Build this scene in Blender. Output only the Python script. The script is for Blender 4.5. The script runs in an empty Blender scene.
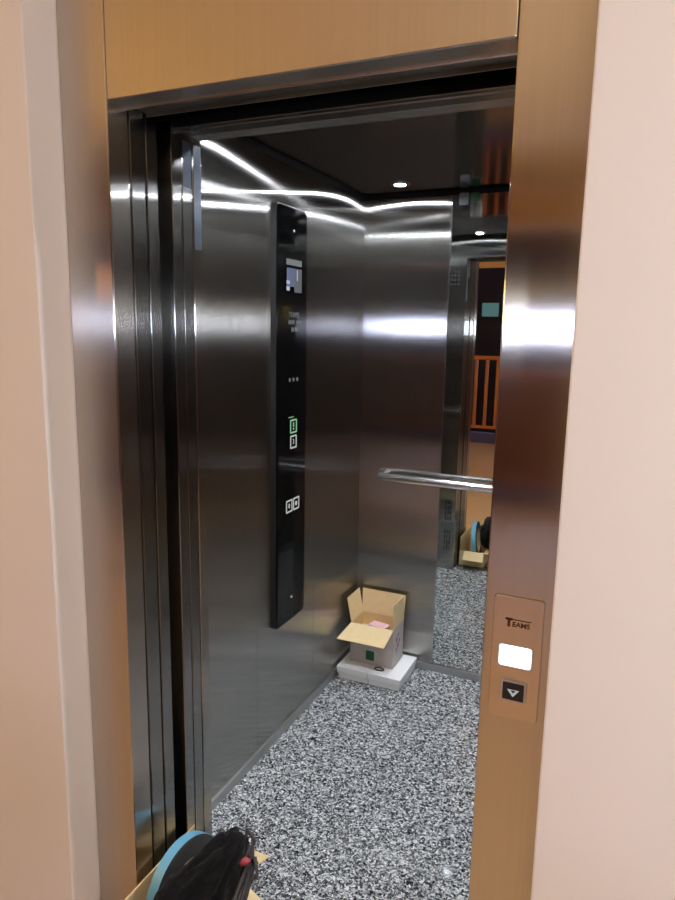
import bpy, bmesh, math, random
from mathutils import Vector, Matrix, noise
random.seed(7)
S = bpy.context.scene
COL = S.collection
PI = math.pi

# ------------------------------------------------------------------ helpers
def lin(r, g, b):
    f = lambda c: ((c/255)/12.92 if c/255 <= .04045 else ((c/255+.055)/1.055)**2.4)
    return (f(r), f(g), f(b), 1.0)

def newmat(name):
    m = bpy.data.materials.new(name); m.use_nodes = True
    nt = m.node_tree
    return m, nt, nt.nodes['Principled BSDF']

def plain(name, col, rough=.6, metal=0., spec=.5, noise_scale=None, noise_amt=.12, bump=0., coat=0., sheen=0.):
    m, nt, b = newmat(name)
    b.inputs['Base Color'].default_value = col
    b.inputs['Roughness'].default_value = rough
    b.inputs['Metallic'].default_value = metal
    b.inputs['Specular IOR Level'].default_value = spec
    b.inputs['Coat Weight'].default_value = coat
    b.inputs['Sheen Weight'].default_value = sheen
    if noise_scale:
        tc = nt.nodes.new('ShaderNodeTexCoord')
        n = nt.nodes.new('ShaderNodeTexNoise'); n.inputs['Scale'].default_value = noise_scale
        n.inputs['Detail'].default_value = 4
        nt.links.new(tc.outputs['Object'], n.inputs['Vector'])
        mx = nt.nodes.new('ShaderNodeMix'); mx.data_type = 'RGBA'
        mx.inputs[6].default_value = tuple(c*(1-noise_amt) for c in col[:3])+(1,)
        mx.inputs[7].default_value = tuple(min(1, c*(1+noise_amt)) for c in col[:3])+(1,)
        nt.links.new(n.outputs['Fac'], mx.inputs[0])
        nt.links.new(mx.outputs[2], b.inputs['Base Color'])
        if bump:
            bp = nt.nodes.new('ShaderNodeBump'); bp.inputs['Strength'].default_value = bump
            bp.inputs['Distance'].default_value = .01
            nt.links.new(n.outputs['Fac'], bp.inputs['Height'])
            nt.links.new(bp.outputs['Normal'], b.inputs['Normal'])
    return m

def glow(name, col, strength, base=.8):
    m, nt, b = newmat(name)
    b.inputs['Base Color'].default_value = (base, base, base, 1)
    b.inputs['Emission Color'].default_value = col
    b.inputs['Emission Strength'].default_value = strength
    return m

def brushed(name, col, ax=.2, ay=.006, streak=.06):
    """brushed stainless steel, grain running up the sheet: reflections smear sideways (ax) far more than upwards (ay)"""
    m, nt, b = newmat(name)
    nt.nodes.remove(b)
    g = nt.nodes.new('ShaderNodeBsdfAnisotropic'); g.distribution = 'GGX'
    g.inputs['Roughness'].default_value = math.sqrt(math.sqrt(ax*ay))
    g.inputs['Anisotropy'].default_value = 1-math.sqrt(ay/ax)
    tan = nt.nodes.new('ShaderNodeCombineXYZ')
    tan.inputs[0].default_value = .0007; tan.inputs[1].default_value = .0011; tan.inputs[2].default_value = 1
    nt.links.new(tan.outputs[0], g.inputs['Tangent'])
    tc = nt.nodes.new('ShaderNodeTexCoord')
    mp = nt.nodes.new('ShaderNodeMapping'); mp.inputs['Scale'].default_value = (160, 160, 1.2)
    n = nt.nodes.new('ShaderNodeTexNoise'); n.inputs['Scale'].default_value = 1; n.inputs['Detail'].default_value = 3
    nt.links.new(tc.outputs['Object'], mp.inputs[0]); nt.links.new(mp.outputs[0], n.inputs['Vector'])
    mx = nt.nodes.new('ShaderNodeMix'); mx.data_type = 'RGBA'
    mx.inputs[6].default_value = tuple(c*(1-streak) for c in col[:3])+(1,)
    mx.inputs[7].default_value = tuple(min(1, c*(1+streak)) for c in col[:3])+(1,)
    nt.links.new(n.outputs['Fac'], mx.inputs[0]); nt.links.new(mx.outputs[2], g.inputs['Color'])
    nt.links.new(g.outputs[0], nt.nodes['Material Output'].inputs['Surface'])
    return m

def granite(name):
    m, nt, b = newmat(name)
    tc = nt.nodes.new('ShaderNodeTexCoord')
    ns = nt.nodes.new('ShaderNodeTexNoise'); ns.inputs['Scale'].default_value = 60
    nt.links.new(tc.outputs['Object'], ns.inputs['Vector'])
    off = nt.nodes.new('ShaderNodeMix'); off.data_type = 'RGBA'; off.blend_type = 'LINEAR_LIGHT'
    off.inputs[0].default_value = .012
    nt.links.new(tc.outputs['Object'], off.inputs[6]); nt.links.new(ns.outputs['Color'], off.inputs[7])
    v = nt.nodes.new('ShaderNodeTexVoronoi'); v.inputs['Scale'].default_value = 180
    nt.links.new(off.outputs[2], v.inputs['Vector'])
    sep = nt.nodes.new('ShaderNodeSeparateColor'); nt.links.new(v.outputs['Color'], sep.inputs[0])
    v2 = nt.nodes.new('ShaderNodeTexVoronoi'); v2.inputs['Scale'].default_value = 360
    nt.links.new(off.outputs[2], v2.inputs['Vector'])
    sep2 = nt.nodes.new('ShaderNodeSeparateColor'); nt.links.new(v2.outputs['Color'], sep2.inputs[0])
    av = nt.nodes.new('ShaderNodeMath'); av.operation = 'MULTIPLY_ADD'; av.inputs[1].default_value = .68
    m2 = nt.nodes.new('ShaderNodeMath'); m2.operation = 'MULTIPLY'; m2.inputs[1].default_value = .32
    nt.links.new(sep2.outputs[0], m2.inputs[0]); nt.links.new(sep.outputs[0], av.inputs[0]); nt.links.new(m2.outputs[0], av.inputs[2])
    r = nt.nodes.new('ShaderNodeValToRGB'); e = r.color_ramp.elements
    e[0].position = .14; e[0].color = lin(22, 23, 25)
    e[1].position = .9; e[1].color = lin(240, 241, 242)
    for p, c in ((.34, (66, 68, 72)), (.52, (128, 131, 134)), (.7, (184, 187, 189))):
        k = e.new(p); k.color = lin(*c)
    nt.links.new(av.outputs[0], r.inputs[0]); nt.links.new(r.outputs[0], b.inputs['Base Color'])
    b.inputs['Roughness'].default_value = .07
    b.inputs['Specular IOR Level'].default_value = .35
    return m

def wood(name, c1, c2, rough=.4, scale=(6, 40, 40)):
    m, nt, b = newmat(name)
    tc = nt.nodes.new('ShaderNodeTexCoord'); mp = nt.nodes.new('ShaderNodeMapping')
    mp.inputs['Scale'].default_value = scale
    n = nt.nodes.new('ShaderNodeTexNoise'); n.inputs['Scale'].default_value = 1; n.inputs['Detail'].default_value = 5
    nt.links.new(tc.outputs['Object'], mp.inputs[0]); nt.links.new(mp.outputs[0], n.inputs['Vector'])
    mx = nt.nodes.new('ShaderNodeMix'); mx.data_type = 'RGBA'
    mx.inputs[6].default_value = c1; mx.inputs[7].default_value = c2
    nt.links.new(n.outputs['Fac'], mx.inputs[0]); nt.links.new(mx.outputs[2], b.inputs['Base Color'])
    b.inputs['Roughness'].default_value = rough
    return m

def bx(bm, x0, x1, y0, y1, z0, z1, bev=0., seg=2):
    x0, x1 = min(x0, x1), max(x0, x1); y0, y1 = min(y0, y1), max(y0, y1); z0, z1 = min(z0, z1), max(z0, z1)
    mat = Matrix.Translation(((x0+x1)/2, (y0+y1)/2, (z0+z1)/2)) @ Matrix.Diagonal((x1-x0, y1-y0, z1-z0, 1))
    r = bmesh.ops.create_cube(bm, size=1, matrix=mat)
    if bev:
        es = list({e for v in r['verts'] for e in v.link_edges})
        bmesh.ops.bevel(bm, geom=es, offset=bev, segments=seg, affect='EDGES', profile=.5)
    return bm

def BX(*a, **k): return bx(bmesh.new(), *a, **k)

def prism(bm, pts, axis, a0, a1, bev=0., seg=3):
    """closed outline pts (2D) extruded along axis ('x': pts are (y,z); 'y': (x,z); 'z': (x,y))"""
    def P(p, a):
        return {'x': (a, p[0], p[1]), 'y': (p[0], a, p[1]), 'z': (p[0], p[1], a)}[axis]
    A = [bm.verts.new(P(p, a0)) for p in pts]; B = [bm.verts.new(P(p, a1)) for p in pts]
    n = len(pts); fs = [bm.faces.new(A), bm.faces.new(B[::-1])]
    for i in range(n): fs.append(bm.faces.new((A[i], B[i], B[(i+1) % n], A[(i+1) % n])))
    bmesh.ops.recalc_face_normals(bm, faces=fs)
    if bev:
        es = list({e for f in fs[1:2] for e in f.edges})
        bmesh.ops.bevel(bm, geom=es, offset=bev, segments=seg, affect='EDGES', profile=.5)
    return bm

def rrect(u0, u1, v0, v1, r, n=6):
    pts = []
    for cx, cy, a in ((u1-r, v1-r, 0), (u0+r, v1-r, 90), (u0+r, v0+r, 180), (u1-r, v0+r, 270)):
        for k in range(n+1):
            t = math.radians(a+90*k/n); pts.append((cx+r*math.cos(t), cy+r*math.sin(t)))
    return pts

def frame(bm, pts_out, pts_in, axis, a0, a1):
    """ring between two outlines of equal count"""
    def P(p, a):
        return {'x': (a, p[0], p[1]), 'y': (p[0], a, p[1]), 'z': (p[0], p[1], a)}[axis]
    L = [[bm.verts.new(P(p, a)) for p in q] for q, a in ((pts_out, a0), (pts_out, a1), (pts_in, a1), (pts_in, a0))]
    n = len(pts_out); fs = []
    for k in range(4):
        A, B = L[k], L[(k+1) % 4]
        for i in range(n): fs.append(bm.faces.new((A[i], A[(i+1) % n], B[(i+1) % n], B[i])))
    bmesh.ops.recalc_face_normals(bm, faces=fs)
    return bm

def tube(bm, pts, r, n=10, closed=False, taper=None):
    pts = [Vector(p) for p in pts]; N = len(pts); rings = []
    up = None
    for i, p in enumerate(pts):
        a = pts[i-1] if (i > 0 or closed) else p
        b = pts[(i+1) % N] if (i < N-1 or closed) else p
        d = (b-a).normalized()
        if up is None: up = Vector((0, 0, 1)) if abs(d.z) < .9 else Vector((1, 0, 0))
        s = d.cross(up); s.normalize(); up = s.cross(d).normalized()
        rr = r*(taper[i] if taper else 1)
        rings.append([bm.verts.new(p+rr*(math.cos(2*PI*k/n)*s+math.sin(2*PI*k/n)*up)) for k in range(n)])
    for i in range(N if closed else N-1):
        A, B = rings[i], rings[(i+1) % N]
        for k in range(n): bm.faces.new((A[k], A[(k+1) % n], B[(k+1) % n], B[k]))
    if not closed:
        bm.faces.new(rings[0][::-1]); bm.faces.new(rings[-1])
    bmesh.ops.recalc_face_normals(bm, faces=bm.faces[:])
    return bm

def lathe(bm, prof, n=32, center=(0, 0, 0), axis='z', closed=False):
    """prof: list of (r, h)"""
    rings = []
    c = Vector(center)
    for r, h in prof:
        ring = []
        for k in range(n):
            t = 2*PI*k/n; a, b = r*math.cos(t), r*math.sin(t)
            v = {'z': (a, b, h), 'x': (h, a, b), 'y': (a, h, b)}[axis]
            ring.append(bm.verts.new(c+Vector(v)))
        rings.append(ring)
    m = len(rings)
    for i in range(m if closed else m-1):
        A, B = rings[i], rings[(i+1) % m]
        for k in range(n): bm.faces.new((A[k], A[(k+1) % n], B[(k+1) % n], B[k]))
    if not closed:
        if prof[0][0] > 1e-6: bm.faces.new(rings[0][::-1])
        if prof[-1][0] > 1e-6: bm.faces.new(rings[-1])
    bmesh.ops.remove_doubles(bm, verts=bm.verts[:], dist=1e-6)
    bmesh.ops.recalc_face_normals(bm, faces=bm.faces[:])
    return bm

def rootloc(p):
    v = Vector((0, 0, 0))
    while p: v += Vector(p.location); p = p.parent
    return v

def obj(name, bm, mat, parent=None, smooth=False, base=None, sub=0, label=None):
    if parent is not None: origin = rootloc(parent)
    else:
        origin = Vector(base) if base is not None else Vector((0, 0, 0))
    bmesh.ops.translate(bm, verts=bm.verts[:], vec=-origin)
    me = bpy.data.meshes.new(name); bm.to_mesh(me); bm.free()
    if mat: me.materials.append(mat)
    if smooth:
        for p in me.polygons: p.use_smooth = True
        if smooth == 'auto':
            me.set_sharp_from_angle(angle=math.radians(35))
    o = bpy.data.objects.new(name, me); COL.objects.link(o)
    if parent is not None: o.parent = parent
    else: o.location = origin
    if sub:
        s = o.modifiers.new('Subdivision', 'SUBSURF'); s.levels = sub; s.render_levels = sub
    if label: o['label'] = label
    return o

def thing(name, label, cat, loc=(0, 0, 0), group=None):
    o = bpy.data.objects.new(name, None); COL.objects.link(o)
    o.empty_display_size = .1; o.location = loc
    o['label'] = label; o['category'] = cat
    if group: o['group'] = group
    return o

def tag(o, label, cat, group=None):
    o['label'] = label; o['category'] = cat
    if group: o['group'] = group
    return o

def struct(name, bm, mat, **k):
    o = obj(name, bm, mat, **k); o['kind'] = 'structure'; return o

def struct_root(name, loc=(0, 0, 0)):
    o = bpy.data.objects.new(name, None); COL.objects.link(o); o.location = loc
    o.empty_display_size = .1; o['kind'] = 'structure'; return o

def copy_tree(o, parent=None):
    c = o.copy(); COL.objects.link(c)
    if parent: c.parent = parent
    for ch in list(o.children): copy_tree(ch, c)
    return c

def text_bm(body, size, extrude=.0006, spacing=1.0, offset=0.):
    cu = bpy.data.curves.new('lettering', 'FONT'); cu.body = body; cu.size = size
    cu.extrude = extrude; cu.align_x = 'CENTER'; cu.align_y = 'CENTER'; cu.space_character = spacing
    cu.offset = offset; cu.resolution_u = 3
    o = bpy.data.objects.new('lettering', cu); COL.objects.link(o)
    bpy.context.view_layer.update()
    dg = bpy.context.evaluated_depsgraph_get()
    me = bpy.data.meshes.new_from_object(o.evaluated_get(dg))
    bm = bmesh.new(); bm.from_mesh(me)
    bpy.data.objects.remove(o); bpy.data.curves.remove(cu); bpy.data.meshes.remove(me)
    return bm

def place(bm, right, up, at):
    r, u = Vector(right), Vector(up); n = r.cross(u)
    M = Matrix((r, u, n)).transposed().to_4x4(); M.translation = Vector(at)
    bmesh.ops.transform(bm, matrix=M, verts=bm.verts[:]); return bm

def join(*bms):
    out = bmesh.new()
    for b in bms:
        me = bpy.data.meshes.new('tmp'); b.to_mesh(me); b.free(); out.from_mesh(me); bpy.data.meshes.remove(me)
    return out

# ------------------------------------------------------------------ materials
STEEL = lin(196, 194, 190)
m_wall   = brushed('car_wall_brushed_steel', lin(186, 184, 180), 0.3, 0.005)
m_frame  = brushed('door_frame_brushed_steel', lin(200, 194, 188), 0.2, 0.008)
m_panel  = brushed('door_panel_brushed_steel', lin(160, 159, 157), 0.16, 0.006)
m_dark   = brushed('dark_header_steel', lin(130, 128, 126), 0.12, 0.03)
m_ceil   = plain('polished_ceiling_steel', lin(150, 148, 145), .09, 1)
m_mirror = plain('mirror_silver', lin(226, 230, 228), .0, 1)
m_chrome = plain('polished_rail_steel', lin(232, 231, 230), .17, 1)
m_skirt  = plain('skirting_steel', lin(190, 190, 188), .38, 1)
m_black  = plain('matt_black', lin(10, 10, 10), .8)
m_gran   = granite('speckled_granite')
m_paint  = plain('wall_paint', lin(232, 226, 222), .75, noise_scale=9, noise_amt=.012)
m_lobwal = wood('dark_wood_panelling', lin(92, 62, 50), lin(112, 76, 58), .5, (14, 14, 2))
m_lobflo = wood('lobby_floor_tan', lin(190, 156, 118), lin(206, 174, 134), .3, (2, 14, 2))
m_lobcei = plain('lobby_ceiling_tan', lin(252, 224, 178), .7, noise_scale=3, noise_amt=.03)
m_orange = wood('orange_wood', lin(176, 92, 40), lin(204, 118, 58), .4, (14, 14, 3))
m_tanwd  = wood('tan_wood', lin(206, 156, 96), lin(222, 176, 118), .45, (3, 20, 20))
m_purple = plain('purple_carpet', lin(84, 76, 120), .9, noise_scale=80, noise_amt=.2)
m_stair  = plain('stairwell_dark_paint', lin(58, 46, 52), .7, noise_scale=5, noise_amt=.1)
m_glass  = plain('black_glass', lin(6, 6, 7), .06, 0, .28)
m_copbod = plain('panel_dark_frame', lin(24, 24, 24), .45, .2)
m_card   = plain('brown_cardboard', lin(226, 200, 152), .8, noise_scale=40, noise_amt=.07, bump=.05)
m_cardin = plain('cardboard_inside', lin(218, 190, 142), .85, noise_scale=30, noise_amt=.06, bump=.05)
m_white  = plain('white_carton', lin(246, 246, 246), .6, noise_scale=50, noise_amt=.03)
m_printed= plain('white_printed_cardboard', lin(198, 188, 182), .7, noise_scale=25, noise_amt=.12)
m_green  = plain('green_label', lin(12, 92, 52), .5)
m_pink   = plain('pink_paper', lin(226, 182, 190), .6, noise_scale=60, noise_amt=.12)
m_blue   = plain('blue_tape', lin(112, 176, 206), .32, noise_scale=40, noise_amt=.05)
m_tapsid = plain('tape_roll_side', lin(74, 72, 74), .55, noise_scale=90, noise_amt=.2)
m_cloth  = plain('black_cloth', lin(15, 14, 15), .95, 0, .15, noise_scale=120, noise_amt=.25, bump=.25, sheen=.08)
m_cord   = plain('black_cord', lin(62, 56, 57), .6, noise_scale=200, noise_amt=.2)
m_red    = plain('red_pink_tag', lin(168, 66, 74), .7, noise_scale=120, noise_amt=.15)
m_letter = plain('engraved_lettering', lin(70, 34, 16), .6)
m_track  = plain('door_track_steel', lin(120, 122, 122), .42, 1)
m_alum   = plain('sill_aluminium', lin(150, 150, 150), .35, 1)
m_sticker= plain('grey_sticker', lin(84, 83, 87), .7, noise_scale=300, noise_amt=.35)
m_grnstk = plain('green_sticker', lin(14, 58, 18), .6)
m_film   = plain('protective_film', lin(66, 71, 80), .28, .75, noise_scale=26, noise_amt=.5)
m_print  = plain('grey_print', lin(84, 84, 84), .6)
m_plate  = brushed('call_plate_steel', lin(212, 200, 188), 0.2, 0.02)
m_btn    = plain('button_black', lin(22, 20, 20), .35)
m_rim    = plain('button_rim', lin(190, 190, 192), .3, .8)
m_teal   = glow('teal_picture_glow', lin(110, 158, 160), .5, .03)  # the picture's brightness is its own emission, nothing lights it from behind
g_disp   = glow('call_display_light', lin(238, 236, 255), 2.2)
g_white  = glow('button_light_white', lin(220, 226, 220), .55, .03)
g_green  = glow('button_light_green', lin(170, 235, 180), .5, .03)
g_scrtop = glow('screen_bar', lin(130, 128, 128), .32, .03)
g_scrblu = glow('screen_blue', lin(62, 92, 160), .34, .03)
g_scrgry = glow('screen_grey', lin(84, 84, 98), .3, .03)
g_scrwht = glow('screen_white', lin(210, 218, 235), .55, .03)
g_led    = glow('led_dot', lin(255, 255, 255), 1.5, .03)
g_down   = glow('downlight_lens', lin(240, 247, 255), 1950)
g_warm   = glow('added_warm_globe', lin(255, 224, 134), 60)
g_cool   = glow('added_cool_globe', lin(242, 246, 252), 235)
g_orange   = glow('added_orange_globe', lin(255, 150, 70), 3)
g_window = glow('added_window_glow', lin(214, 222, 255), 45)

# ------------------------------------------------------------------ measured dimensions (metres)
XL, XR = -1.165, -.061          # car side walls
YF, YB = .325, 1.71              # car front return / back wall
WT, CZ = 2.103, 2.117            # wall top, ceiling underside
OL, OR = -1.042, -.2222          # door opening
HZ = 2.0                        # opening height

# ------------------------------------------------------------------ car shell
bm = bmesh.new()
for y0, y1 in ((YF+.001, .791), (.7925, 1.2375), (1.239, YB)): bx(bm, XL-.02, XL, y0, y1, .035, WT)
struct('wall_left', bm, m_wall)
bm = bmesh.new()
for x0, x1 in ((XL, -.7765), (-.7755, -.4505), (-.4495, XR)): bx(bm, x0, x1, YB, YB+.02, .035, WT, .0012, 1)
struct('wall_back', bm, m_wall)
bm = bmesh.new()
for y0, y1 in ((YF+.001, .791), (.7925, 1.2375), (1.239, YB)): bx(bm, XR, XR+.02, y0, y1, .035, WT)
struct('wall_right', bm, m_wall)

# front return panels with ventilation slots, and the transom above the opening
def return_panel(x0, x1, slots):
    bm = bx(bmesh.new(), x0, x1, YF-.036, YF, .001, WT, .0015, 1)
    return bm
fr = struct_root('wall_front', (0, 0, 0))
obj('return_panel', return_panel(XL-.02, OL, 1), m_wall, fr)
obj('return_panel', return_panel(OR+.004, XR+.02, 0), m_wall, fr)
obj('transom', BX(OL, OR+.004, YF-.0475, YF, HZ-.001, WT, .0015), m_wall, fr)
bm = bmesh.new()
for zc in (.40, .20):
    for i in range(3):
        for j in range(4):
            x = -1.106+i*.016; z = zc+(j-1.5)*.036
            prism(bm, rrect(x-.0035, x+.0035, z-.014, z+.014, .0034, 4), 'y', YF-.002, YF+.0006)
for i in range(3):
    for j in range(5):
        lathe(bm, [(.007, -.002), (.007, .0006)], 12, (-1.165+.03+i*.022, YF, 1.84+j*.026), 'y')
obj('ventilation_slots', bm, m_black, fr)

# skirting
struct('baseboard_left', BX(XL-.02, XL+.008, YF+.001, YB-.009, 0, .035, .002), m_skirt)
struct('baseboard_back', BX(XL-.02, XR+.02, YB-.008, YB+.02, 0, .035, .002), m_skirt)
struct('baseboard_right', BX(XR-.008, XR+.02, YF+.001, YB-.009, 0, .035, .002), m_skirt)

# ceiling panel, with black boards standing in for shade in the gap around it
struct('ceiling', BX(XL+.014, XR-.014, YF+.005, YB-.014, CZ, CZ+.025, .002), m_ceil)
bm = bmesh.new()
bx(bm, XL-.06, XR+.06, YF-.03, YB+.06, 2.19, 2.21)
bx(bm, XL-.06, XL-.022, YF-.03, YB+.06, WT-.02, 2.19)
bx(bm, XR+.022, XR+.06, YF-.03, YB+.06, WT-.02, 2.19)
bx(bm, XL-.022, XR+.022, YB+.022, YB+.06, WT-.02, 2.19)
bx(bm, XL-.022, XR+.022, YF-.03, YF-.0, WT, 2.19)
struct('gap_shade_boards', bm, m_black)
struct('floor_threshold', BX(OL, OR+.004, .25, YF-.0365, -.03, 0), m_gran)
struct('floor_car', BX(XL-.02, XR+.02, YF-.036, YB+.02, -.03, 0), m_gran)

# ------------------------------------------------------------------ ceiling downlights
dl = thing('ceiling_downlight', 'round white downlight in the lift ceiling near the back left corner', 'downlight',
           (-.938, 1.51, CZ), 'lift ceiling downlights')
obj('trim_ring', lathe(bmesh.new(), [(.022, -.0005), (.025, -.005), (.038, -.004), (.041, 0), (.041, .002), (.022, .002)],
    36, (-.938, 1.51, CZ), 'z', True), m_chrome, dl, smooth='auto')
obj('lens', lathe(bmesh.new(), [(.0215, -.002), (.0215, .002)], 28, (-.938, 1.51, CZ)), g_down, dl)
for x, y, lab in ((-.938, .483, 'round downlight in the lift ceiling by the doorway, left side, seen in the mirror'),
                  (-.288, 1.51, 'round downlight in the lift ceiling near the back right corner'),
                  (-.288, .483, 'round downlight in the lift ceiling by the doorway, right side')):
    c = copy_tree(dl); c.location = (x, y, CZ); c['label'] = lab

# ------------------------------------------------------------------ mirror, stickers, handrail
mi = thing('wall_mirror', 'tall frameless mirror panel on the back wall of the lift', 'mirror', (-.613, YB, .04))
obj('mirror_glass', BX(-.776, -.45, YB-.005, YB-.0005, .04, WT-.002, .0008, 1), m_mirror, mi)
obj('edge_strip', BX(-.7785, -.7765, YB-.006, YB-.0005, .04, WT-.002), m_chrome, mi)
t = obj('sticker', BX(-.748, -.711, YB-.0075, YB-.0053, 2.06, 2.1075), m_sticker, base=(-.73, YB, 2.06))
tag(t, 'small grey rectangular sticker at the top of the mirror', 'sticker')
t = obj('sticker', prism(bmesh.new(), rrect(-.702, -.664, 2.07, 2.107, .012), 'y', YB-.0053, YB-.0075), m_grnstk, base=(-.68, YB, 2.06))
tag(t, 'small dark green sticker at the top of the mirror', 'sticker')

hr = thing('handrail', 'polished tubular steel handrail across the back wall of the lift', 'handrail', (-.613, YB, .905))
hx0, hx1, hy, hz = -1.04, -.186, 1.648, .905
pts = [(hx0, YB-.002, hz)]
for k in range(7):
    a = PI/2*k/6; pts.append((hx0+.028*(1-math.cos(a)), hy+.028-.028*math.sin(a), hz))
n0 = list(pts)
pts += [(hx0*(1-s)+hx1*s, hy, hz) for s in (.25, .5, .75)]
pts += [(hx0+hx1-p[0], p[1], p[2]) for p in reversed(n0)]
obj('rail', tube(bmesh.new(), pts, .0185, 20), m_chrome, hr, smooth='auto')
for x in (hx0, hx1):
    obj('wall_flange', lathe(bmesh.new(), [(.019, -.006), (.03, -.004), (.031, 0)], 28, (x, YB-.0005, hz), 'y'), m_chrome, hr, smooth='auto')

# ------------------------------------------------------------------ car operating panel
cy0, cy1, cz0, cz1 = .884, 1.11, .462, 1.962
XG = -1.14
cp = thing('control_panel', 'tall black glass control panel on the left wall of the lift', 'control panel', (XL, .98, cz0))
obj('body', prism(bmesh.new(), rrect(cy0, cy1, cz0, cz1, .022), 'x', XL+.0005, XG-.006, .003), m_copbod, cp)
obj('glass_face', prism(bmesh.new(), rrect(cy0+.006, cy1-.006, cz0+.006, cz1-.006, .018), 'x', XG-.0065, XG, .0015), m_glass, cp)
sc = obj('screen', prism(bmesh.new(), rrect(.922, 1.044, 1.672, 1.79, .002, 2), 'x', XG-.0003, XG+.0006), m_glass, cp, label='small lit screen showing a blue page')
def flat(name, y0, y1, z0, z1, mat, par=sc, d=.0011):
    return obj(name, BX(XG+.0005, XG+d, y0, y1, z0, z1), mat, par)
flat('title_bar', .926, 1.04, 1.766, 1.786, g_scrtop)
flat('picture_area', .93, .985, 1.694, 1.756, g_scrblu)
flat('text_area', .985, 1.04, 1.676, 1.756, g_scrgry)
flat('text_column', 1.003, 1.009, 1.716, 1.752, g_scrwht, d=.0014)
flat('icon', .928, .95, 1.702, 1.713, g_scrwht, d=.0014)
flat('icon', .928, .95, 1.68, 1.694, g_scrwht, d=.0014)
# three short rows of grey printing
bm = place(text_bm('TEAMS', .026, .0004), (0, 1, 0), (0, 0, 1), (XG+.0003, .984, 1.598))
b2 = bmesh.new()
for i in range(9):
    w = .008; y = .944+i*.012
    if i in (4,): continue
    bx(b2, XG, XG+.0006, y, y+w, 1.566, 1.580)
for y in (.966, .977, .992, 1.003): bx(b2, XG, XG+.0006, y, y+.008, 1.54, 1.555)
obj('printed_rows', join(bm, b2), m_print, cp)
def button(yc, zc, s, mat, sym):
    w = .0055
    b = obj('button', frame(bmesh.new(), rrect(yc-s, yc+s, zc-s, zc+s, .003, 2), rrect(yc-s+w, yc+s-w, zc-s+w, zc+s-w, .002, 2), 'x', XG-.0002, XG+.0012), mat, cp)
    q = bmesh.new()
    if sym == 'bar':
        bx(q, XG, XG+.001, yc-.003, yc+.004, zc-.002, zc+.014); bx(q, XG, XG+.001, yc-.003, yc+.004, zc-.013, zc-.006)
    elif sym == 'hook':
        q.free(); q = place(text_bm('3', .026, .0005), (0, 1, 0), (0, 0, 1), (XG+.0005, yc, zc))
    elif sym == 'open':
        q.free(); q = place(text_bm('0', .024, .0005, offset=.0005), (0, 1, 0), (0, 0, 1), (XG+.0005, yc, zc))
    else:
        lathe(q, [(.0085, 0), (.0085, .001)], 18, (XG, yc, zc), 'x')
    obj('symbol', q, mat, b)
    return b
button(.985, 1.204, .025, g_green, 'bar')
button(.985, 1.147, .024, g_white, 'hook')
button(.955, .912, .0235, g_white, 'open')
button(1.009, .912, .0235, g_white, 'dot')
flat('indicator_dash', .945, .985, 1.237, 1.2395, g_green, cp)
bm = bmesh.new()
for i in range(3): lathe(bm, [(.007, 0), (.007, .0008)], 14, (XG, .955+i*.028, 1.372), 'x')
obj('intercom_marks', bm, m_print, cp)
bm = bmesh.new()
for i in range(9):
    for j in range(9): lathe(bm, [(.0022, 0), (.0022, .0005)], 8, (XG, .935+i*.011, .50+j*.011), 'x')
obj('speaker_grille', bm, m_copbod, cp)
obj('camera_dot', lathe(bmesh.new(), [(.003, 0), (.003, .001)], 12, (XG, .981, 1.882), 'x'), g_led, cp)
obj('indicator_lamp', lathe(bmesh.new(), [(.0035, 0), (.0035, .001)], 12, (XG, .976, .556), 'x'), g_led, cp)

for o in cp.children:
    if o.name.split('.')[0] not in ('body', 'glass_face'): o.location.y += .022   # centre the fittings on the glass

# ------------------------------------------------------------------ landing door frame, landing and car doors
df = struct_root('door_1', (0, 0, 0))
obj('jamb', BX(XL, OL, 0, .063, 0, 2.6, .003), m_frame, df)
jr = obj('jamb', BX(OR, -.101, 0, .063, 0, 2.6, .003), m_frame, df)
obj('lintel', BX(OL+.0015, OR-.0015, .001, .06, HZ, 2.6, .0025), m_frame, df)
obj('landing_sill', BX(OL, OR, 0, .165, -.03, -.0005), m_alum, df)
bm = bmesh.new()
bx(bm, OL, OR, .0605, .064, 2.004, 2.12); bx(bm, OL, OR, .064, .122, 2.008, 2.03); bx(bm, OL, OR, .1215, .125, 2.0, 2.03, .001)
obj('door_track', bm, m_track, df)
obj('edge_lip', BX(OL, OR, .056, .0602, 1.9965, 2.0, .0008), m_chrome, df)
bm = bmesh.new()
for x in (-.53, -.515, -.505): lathe(bm, [(.0045, -.003), (.0045, 0), (.003, .001)], 10, (x, .1, 2.011), 'z')
obj('screw_heads', bm, m_chrome, df)
obj('door_panel', BX(OL-.42, OL-.003, .071, .117, .008, 2.08, .002), m_panel, df)
obj('door_panel', BX(OL-.42, OL-.003, .1235, .161, .008, 2.08, .002), m_panel, df)
d2 = struct_root('door_2', (0, 0, 0))
obj('door_panel', BX(OL-.42, OL, .208, .244, .008, 2.02, .002), m_panel, d2)
obj('door_panel', BX(OL-.42, OL, .2475, .2845, .008, 2.02, .002), m_panel, d2)
obj('protective_film', BX(OL+.0001, OL+.0006, .293, .322, 1.74, 1.985), m_film, d2)
obj('protective_film', BX(OL+.0001, OL+.0006, .25, .282, 1.88, 1.985), m_film, d2)
bm = bmesh.new()
bx(bm, OL-.2, OR+.004, .212, .232, 2.0, 2.34, .001); bx(bm, OL-.2, OR+.004, .232, .277, 1.998, 2.05, .004)
obj('car_header', bm, m_dark, d2)
obj('car_sill', BX(OL-.0, OR+.004, .20, .249, -.03, -.0005), m_alum, d2)
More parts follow.
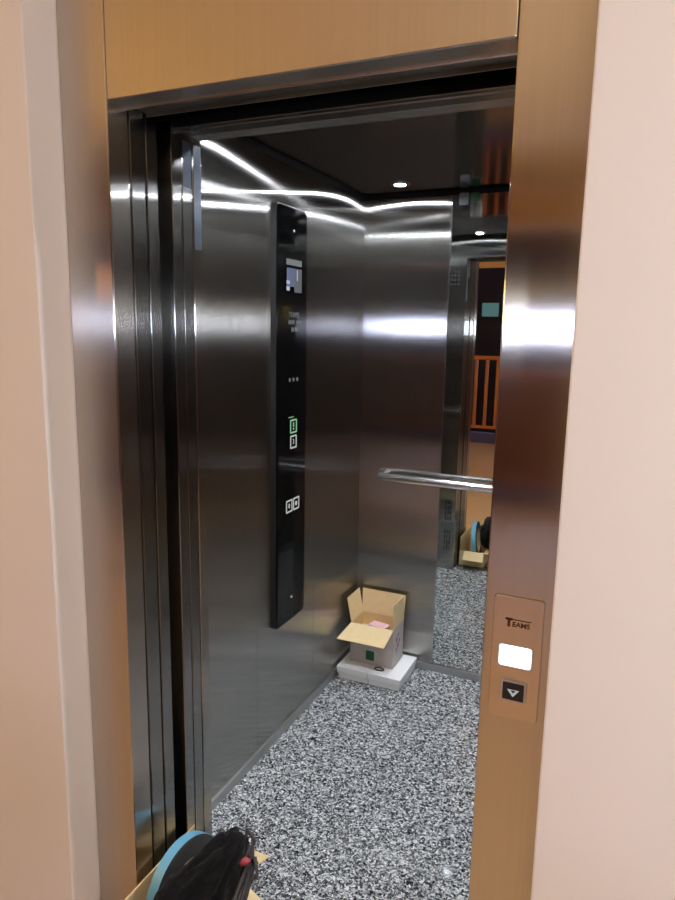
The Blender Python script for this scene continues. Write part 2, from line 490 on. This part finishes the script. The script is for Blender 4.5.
# black boards added to keep the shaft above and beside the doors dark
bm = bmesh.new()
bx(bm, -1.6, .2, .065, .3, 2.34, 2.36); bx(bm, -1.6, -1.58, .065, 1.9, -.05, 2.34)
bx(bm, OR+.004, .2, .066, .27, -.05, 2.34); bx(bm, -1.6, .2, .165, .2, -.06, -.04)
bx(bm, -1.58, -1.19, .305, .325, -.05, 2.34)
struct('shaft_shade_boards', bm, m_black)

# ------------------------------------------------------------------ landing call panel on the right jamb
pl = thing('call_panel', 'steel lift call panel with lit display and down button on the right jamb', 'call panel', (-.163, 0, .87))
obj('face_plate', prism(bmesh.new(), rrect(-.206, -.12, .868, 1.097, .006), 'y', .001, -.0035, .0015, 2), m_plate, pl)
dsp = obj('display_bezel', prism(bmesh.new(), rrect(-.1945, -.1335, .966, 1.009, .006), 'y', -.003, -.0042), m_rim, pl)
obj('display', prism(bmesh.new(), rrect(-.192, -.136, .968, 1.007, .005), 'y', -.004, -.0048), g_disp, dsp, label='white lit display')
bt = obj('call_button', prism(bmesh.new(), rrect(-.185, -.141, .903, .942, .002), 'y', -.003, -.007, .001, 2), m_rim, pl)
cap = obj('button_cap', prism(bmesh.new(), rrect(-.1815, -.1445, .9065, .9385, .001), 'y', -.0068, -.0085), m_btn, bt)
tri = lambda s: [(-.163-.0105*s, .9275-.002*(1-s)-.001), (-.163+.0105*s, .9275-.002*(1-s)-.001), (-.163, .9275-.002*(1-s)-.001-.0135*s)]
obj('down_arrow', frame(bmesh.new(), tri(1), tri(.45), 'y', -.0083, -.0091), g_white, bt)
bm = place(text_bm('EAMS', .0128, .0004, .98, .0002), (1, 0, 0), (0, 0, 1), (-.1575, -.0038, 1.0465))
bx(bm, -.1845, -.1405, -.0043, -.0034, 1.0548, 1.0562)
bx(bm, -.1845, -.1725, -.0043, -.0034, 1.0535, 1.0575)
bx(bm, -.1808, -.1762, -.0043, -.0034, 1.0415, 1.0555)
obj('lettering', bm, m_letter, pl)

# ------------------------------------------------------------------ landing walls
struct('wall_landing_left', BX(-3.6, XL-.001, -.087, .06, 0, 2.75, .003), m_paint)
struct('wall_landing_right', join(BX(-.0995, .235, -.09, .06, 0, 2.75, .003), BX(.2352, 2.7, -.096, .06, 0, 2.75, .003)), m_paint)
struct('wall_landing_top', BX(XL-.001, -.0998, -.087, .06, 2.602, 2.75), m_paint)

# ------------------------------------------------------------------ cartons in the back left corner
c1 = thing('flat_carton', 'lower flat white carton on the granite floor under the open box', 'carton', (-1.0, 1.58, 0))
def carton(root, x0, x1, y0, y1, z0, z1, seam):
    obj('body', BX(x0, x1, y0, y1, z0, z1, .002), m_white, root)
    obj('lid_edge', frame(bmesh.new(), rrect(x0-.0015, x1+.0015, y0-.0015, y1+.0015, .002, 2), rrect(x0+.002, x1-.002, y0+.002, y1-.002, .002, 2), 'z', z1-.012, z1+.0005), m_white, root)
    bm = bmesh.new()
    bx(bm, seam, seam+.003, y0-.0022, y0-.0002, z0+.001, z1-.001)
    obj('side_tape', bm, m_printed, root)
carton(c1, -1.143, -.855, 1.464, 1.695, .0005, .0265, -1.0)
c2 = thing('flat_carton', 'upper flat white carton directly beneath the open brown box', 'carton', (-1.0, 1.58, .0275))
carton(c2, -1.149, -.85, 1.458, 1.695, .0276, .056, -1.003)

def flap_bm(h0, h1, out, length, thick=.004, skew=0.):
    """flap hinged on edge h0-h1, reaching along vector out"""
    h0, h1, o = Vector(h0), Vector(h1), Vector(out).normalized()*length
    e = (h1-h0).normalized(); nn = e.cross(o).normalized()*thick
    q = [h0+e*.001, h1-e*.001, h1+o-e*skew, h0+o+e*skew]
    bm = bmesh.new()
    A = [bm.verts.new(p) for p in q]; B = [bm.verts.new(p+nn) for p in q]
    fs = [bm.faces.new(A[::-1]), bm.faces.new(B)]
    for i in range(4): fs.append(bm.faces.new((A[i], A[(i+1) % 4], B[(i+1) % 4], B[i])))
    bmesh.ops.recalc_face_normals(bm, faces=fs)
    bmesh.ops.bevel(bm, geom=bm.edges[:], offset=.0012, segments=2, affect='EDGES')
    return bm

def open_box(root, x0, x1, y0, y1, z0, z1, mo, mi_, t=.004):
    bm = bmesh.new()
    bx(bm, x0, x1, y0, y0+t, z0, z1, .001, 1); bx(bm, x0, x1, y1-t, y1, z0, z1, .001, 1)
    bx(bm, x0, x0+t, y0+t, y1-t, z0, z1, .001, 1); bx(bm, x1-t, x1, y0+t, y1-t, z0, z1, .001, 1)
    bx(bm, x0+t, x1-t, y0+t, y1-t, z0, z0+t)
    obj('body', bm, mo, root)
    bm = bmesh.new(); e = .0006
    bx(bm, x0+t, x0+t+e, y0+t, y1-t, z0+t, z1-.001); bx(bm, x1-t-e, x1-t, y0+t, y1-t, z0+t, z1-.001)
    bx(bm, x0+t+e, x1-t-e, y0+t, y0+t+e, z0+t, z1-.001); bx(bm, x0+t+e, x1-t-e, y1-t-e, y1-t, z0+t, z1-.001)
    bx(bm, x0+t+e, x1-t-e, y0+t+e, y1-t-e, z0+t, z0+t+e)
    obj('inner_lining', bm, mi_, root)

bz0, bz1 = .0571, .242
b1 = thing('cardboard_box', 'open brown cardboard box with raised flaps on the white cartons', 'box', (-1.01, 1.6, bz0))
bX0, bX1, bY0, bY1 = -1.118, -.912, 1.533, 1.676
open_box(b1, bX0, bX1, bY0, bY1, bz0, bz1, m_printed, m_cardin)
obj('flap', flap_bm((bX0, bY0+.002, bz1), (bX1, bY0+.002, bz1), (-.1, -1, -.3), .12, skew=-.008), m_card, b1)
obj('flap', flap_bm((bX0, bY1-.002, bz1), (bX1, bY1-.002, bz1), (-.0, .12, 1), .112, skew=-.004), m_card, b1)
obj('flap', flap_bm((bX0+.002, bY0, bz1), (bX0+.002, bY1, bz1), (-.2, 0, 1), .115), m_card, b1)
obj('flap', flap_bm((bX1-.002, bY0, bz1), (bX1-.002, bY1, bz1), (-.06, 0, 1), .11), m_card, b1)
obj('green_label', BX(-1.04, -1.0, bY0-.0012, bY0-.0002, bz0+.022, bz0+.066), m_green, b1)
bm = bmesh.new()
for k in range(5): lathe(bm, [(.009+.004*(k % 2), 0), (.009, .0009)], 10, (bX1+.0001, bY0+.05+.018*(k % 3), bz0+.075+.016*k), 'x')
obj('printed_flowers', bm, plain('purple_print', lin(150, 118, 150), .7), b1)
t = obj('paper_packet', join(BX(-1.06, -.96, 1.575, 1.64, .185, .207, .006), BX(-1.055, -.965, 1.58, 1.636, .2075, .223, .006)), m_pink, base=(-1.0, 1.6, .185))
bmr = Matrix.Rotation(math.radians(-12), 4, 'Z')
t.data.transform(bmr)
tag(t, 'pale pink paper packet lying inside the open box', 'packet')
t = obj('brown_filler', BX(bX0+.006, bX1-.006, bY0+.006, bY1-.006, bz0+.006, .1845, .004), m_cardin, base=(-1.0, 1.6, .063))
tag(t, 'folded brown packing paper under the pink packet in the open box', 'packing paper')
pts = [(-.965+.022*math.cos(2*PI*k/20), 1.508+.012*math.sin(2*PI*k/20), .0603) for k in range(20)]
t = obj('rubber_ring', tube(bmesh.new(), pts, .0028, 8, True), m_cord, base=(-.965, 1.508, .057), smooth=True)
tag(t, 'small black ring lying on the white carton before the open box', 'ring')

# ------------------------------------------------------------------ box, tape and bag holding the doors open
wb = thing('cardboard_box', 'low brown cardboard box standing in the doorway against the left jamb', 'box', (-.95, .06, 0))
wX0, wX1, wY0, wY1, wz = -1.03, -.868, -.10, .205, .10
open_box(wb, wX0, wX1, wY0, wY1, .0005, wz, m_card, m_cardin)
obj('flap', flap_bm((wX0+.03, wY1-.002, wz), (wX1, wY1-.002, wz), (.16, 1, -.2), .125), m_card, wb)
obj('flap', flap_bm((wX1-.002, wY0, wz), (wX1-.002, wY1, wz), (1, -.36, -.1), .125), m_card, wb)
obj('flap', flap_bm((wX0+.002, wY0, wz), (wX0+.002, wY1, wz), (.03, .1, 1), .10), m_card, wb)
obj('flap', flap_bm((wX0, wY0+.002, wz), (wX1, wY0+.002, wz), (0, -1, -.3), .10), m_card, wb)

tr = thing('tape_roll', 'upright roll of light blue tape between the left jamb and black bag', 'tape roll', (-.985, .055, .005))
tr.location = (-.947, .07, .145)
tc_ = tuple(tr.location); R0 = .13; hw = .0135
obj('tape', lathe(bmesh.new(), [(.08, -hw), (R0, -hw), (R0, hw), (.08, hw)], 64, tc_, 'x', True), m_tapsid, tr, smooth='auto')
obj('outer_layer', lathe(bmesh.new(), [(R0+.0002, -hw-.0003), (R0+.0015, -hw), (R0+.0015, hw), (R0+.0002, hw+.0003)], 64, tc_, 'x', True), m_blue, tr, smooth='auto', label='light blue tape surface')
obj('core', lathe(bmesh.new(), [(.073, -hw-.0003), (.0798, -hw-.0003), (.0798, hw+.0003), (.073, hw+.0003)], 48, tc_, 'x', True), m_card, tr, smooth='auto')
tr.rotation_euler = (0, math.radians(-6), math.radians(-4))
RN = tr.rotation_euler.to_matrix() @ Vector((1, 0, 0))

bg = thing('cloth_bag', 'crumpled black cloth drawstring bag in the brown box at the doorway', 'bag', (-.9, .02, .05))
bm = bmesh.new(); bmesh.ops.create_icosphere(bm, subdivisions=5, radius=1)
for v in bm.verts:
    p = v.co.copy()
    q = Vector((p.x*.066, p.y*.165, p.z*.108))
    tip = max(0, (p.y*.55+p.z*.62+p.x*.25)/.865-.5)/.5
    q += Vector((.022, .028, .052))*tip**1.3
    d = noise.fractal(p*1.9+Vector((3, 1, 5)), .9, 2.1, 3)*.014
    rd = abs(noise.noise(Vector((p.x*2.6+p.z*2.2, p.y*1.5-p.z*1.2, p.z*1.6+4))))
    rd2 = abs(noise.noise(Vector((p.x*5-p.y*3, p.y*4+p.z*4, p.x*3+9))))
    q += p*(d-.016*max(0, .16-rd)/.16-.007*max(0, .2-rd2)/.2)
    q.x += .1*q.y
    v.co = q+Vector((-.873, .0, .187))
    k = (v.co-Vector(tc_)).dot(RN)
    if k < .019: v.co += RN*(.019-k)
    v.co.z = max(v.co.z, .1035)
obj('bag_body', bm, m_cloth, bg, smooth=True)
def cord(pts, r=.0042):
    P = [Vector(p)+Vector((.014, -.004, .004)) for p in pts]; out = []
    for i in range(len(P)-1):
        p0, p1, p2, p3 = P[max(i-1, 0)], P[i], P[i+1], P[min(i+2, len(P)-1)]
        for k in range(6):
            s = k/6
            out.append(.5*((2*p1)+(p2-p0)*s+(2*p0-5*p1+4*p2-p3)*s*s+(3*p1-3*p2+p0-p3)*s**3))
    out.append(P[-1])
    obj('drawstring', tube(bmesh.new(), out, r, 8), m_cord, bg, smooth=True)
cord([(-.832, .135, .29), (-.806, .15, .285), (-.8, .135, .255), (-.815, .115, .245)])
cord([(-.815, .125, .255), (-.79, .13, .245), (-.772, .11, .228), (-.785, .096, .214), (-.805, .106, .225)])
cord([(-.81, .12, .24), (-.804, .09, .215), (-.8, .05, .195), (-.8, .0, .165)], .005)
cord([(-.802, .115, .235), (-.792, .08, .205), (-.787, .03, .185), (-.788, -.02, .155)], .005)
cord([(-.796, .105, .23), (-.779, .07, .2), (-.775, .01, .175), (-.776, -.03, .14)], .005)
bm = bmesh.new(); bmesh.ops.create_icosphere(bm, subdivisions=3, radius=1)
for v in bm.verts:
    p = v.co; v.co = Vector((-.798, .105, .256))+Vector((p.x*.02, p.y*.012, p.z*.008+.004*p.x))+Vector((0, .002, .004))*noise.noise(p*3)
obj('red_tag', bm, m_red, bg, smooth=True, label='pinkish red tag on the drawstring')

# ------------------------------------------------------------------ lobby behind the viewer (seen in the steel and the mirror)
struct('floor_lobby', BX(-3.6, 2.7, -5.0, -.0005, -.03, -.0005), m_lobflo)
struct('ceiling_lobby', BX(-3.6, 2.7, -5.0, .06, 2.752, 2.78), m_lobcei)
struct('wall_lobby_left', BX(-3.62, -3.6, -5.0, .06, 0, 2.75), m_lobwal)
struct('wall_lobby_right', BX(2.7, 2.72, -5.0, .06, 0, 2.75), m_lobwal)
struct('wall_lobby_back', BX(.7, 2.7, -5.1, -5.0, 0, 2.75), m_lobwal)
struct('trim_3', BX(-3.6, .7, -5.1, -5.0, 2.42, 2.75, .004), m_tanwd)
struct('trim_4', BX(-3.6, .7, -5.12, -5.0, -.03, .14, .004), m_purple)
bm = bmesh.new()
bx(bm, -4.2, 1.4, -8.02, -8.0, -1, 3.4); bx(bm, -4.2, -4.18, -8.0, -5.1, -1, 3.4); bx(bm, 1.38, 1.4, -8.0, -5.1, -1, 3.4)
bx(bm, -4.2, 1.4, -8.0, -5.1, 3.4, 3.42); bx(bm, -4.2, 1.4, -8.0, -5.1, -1.02, -1)
struct('wall_stairwell', bm, m_stair)
w1 = struct_root('added_window_1', (0, -8, 1.4))  # wide glowing window added to give the steel its bright eye-level band
obj('pane', BX(-1.5, 1.0, -7.995, -7.985, 1.5, 1.74), g_window, w1)
obj('window_frame', frame(bmesh.new(), rrect(-1.55, 1.05, 1.45, 1.79, .004, 2), rrect(-1.5, 1.0, 1.5, 1.74, .002, 2), 'y', -7.999, -7.96), m_stair, w1)
ps = thing('framed_picture', 'small teal picture on the dark stairwell wall seen in the mirror', 'picture', (-2.62, -8, 1.95))
obj('picture', BX(-2.77, -2.47, -7.985, -7.98, 1.83, 2.07), m_teal, ps)
obj('picture_frame', frame(bmesh.new(), rrect(-2.79, -2.45, 1.81, 2.09, .003, 2), rrect(-2.77, -2.47, 1.83, 2.07, .002, 2), 'y', -7.999, -7.975), m_stair, ps)

bl = thing('balustrade', 'orange wooden balustrade by the stairwell seen in the mirror', 'balustrade', (-1.45, -5.06, .14))
obj('top_rail', BX(-3.6, .7, -5.095, -5.02, 1.17, 1.225, .012), m_orange, bl)
obj('bottom_rail', BX(-3.6, .7, -5.075, -5.045, .2, .24, .004), m_orange, bl)
p = BX(-3.53, -3.49, -5.08, -5.04, .24, 1.17, .004)
bal = obj('baluster', p, m_orange, bl)
for k in range(1, 28):
    c = bal.copy(); COL.objects.link(c); c.parent = bl; c.location = (bal.location.x+.15*k, bal.location.y, bal.location.z)

def standing(x, y, z, r, mat, label):
    t = thing('added_lamp', label, 'lamp', (x, y, 0))
    obj('globe', lathe(bmesh.new(), [(r*math.sin(PI*k/16), -r*math.cos(PI*k/16)) for k in range(17)], 28, (x, y, z)), mat, t, smooth=True)
    obj('pole', tube(bmesh.new(), [(x, y, .02), (x, y, z-r*.98)], .012, 10), m_black, t)
    obj('base', lathe(bmesh.new(), [(.15, 0), (.15, .012), (.02, .025)], 32, (x, y, 0)), m_black, t)
    return t
standing(-3.25, -1.15, 1.74, .13, g_warm, 'added warm globe light on a pole by the left lobby wall')  # added to light the left landing wall warmly
standing(-3.0, -2.1, 1.8, .12, g_orange, 'added small dim orange globe light on a pole in the left half of the lobby')  # added for the orange glint reflected in the left jamb
standing(1.25, -1.5, 1.6, .095, g_cool, 'added pale globe light on a pole in the right half of the lobby')  # added to whiten the right wall and feed the eye-level streak

# ------------------------------------------------------------------ world, camera
w = bpy.data.worlds.new('World'); S.world = w; w.use_nodes = True
w.node_tree.nodes['Background'].inputs[0].default_value = (.05, .045, .06, 1)
w.node_tree.nodes['Background'].inputs[1].default_value = .3

L = bpy.data.lights.new('stairwell_fill', 'POINT'); L.energy = 14; L.color = (.55, .5, 1); L.shadow_soft_size = .2  # bare point light added to tint the stairwell purple
lo = bpy.data.objects.new('stairwell_fill', L); lo.location = (-1.2, -6.5, 2.9); COL.objects.link(lo)
lo['label'] = 'added bluish fill light high in the stairwell'; lo['category'] = 'lamp'

cam = bpy.data.cameras.new('Camera'); co = bpy.data.objects.new('Camera', cam); COL.objects.link(co)
cam.sensor_fit = 'VERTICAL'; cam.sensor_height = 36; cam.sensor_width = 27; cam.lens = 681/900*36
cx = Vector((0.91215545, 0.40949801, 0.01684669)); cd = Vector((0.08638278, -0.15191055, -0.98461221)); cf = Vector((-0.40063755, 0.89957466, -0.17393961))
M = Matrix((cx, -cd, -cf)).transposed().to_4x4(); M.translation = (0, -1.157, 1.55)
co.matrix_world = M
cam.clip_start = .02
S.camera = co

S.view_settings.view_transform = 'Standard'
S.view_settings.look = 'None'
S.view_settings.exposure = 0
S.view_settings.gamma = 1
S.view_settings.use_curve_mapping = False
S.cycles.max_bounces = 14; S.cycles.glossy_bounces = 10; S.cycles.diffuse_bounces = 5
S.cycles.sample_clamp_indirect = 6
S.cycles.use_denoising = True
S.cycles.caustics_reflective = True
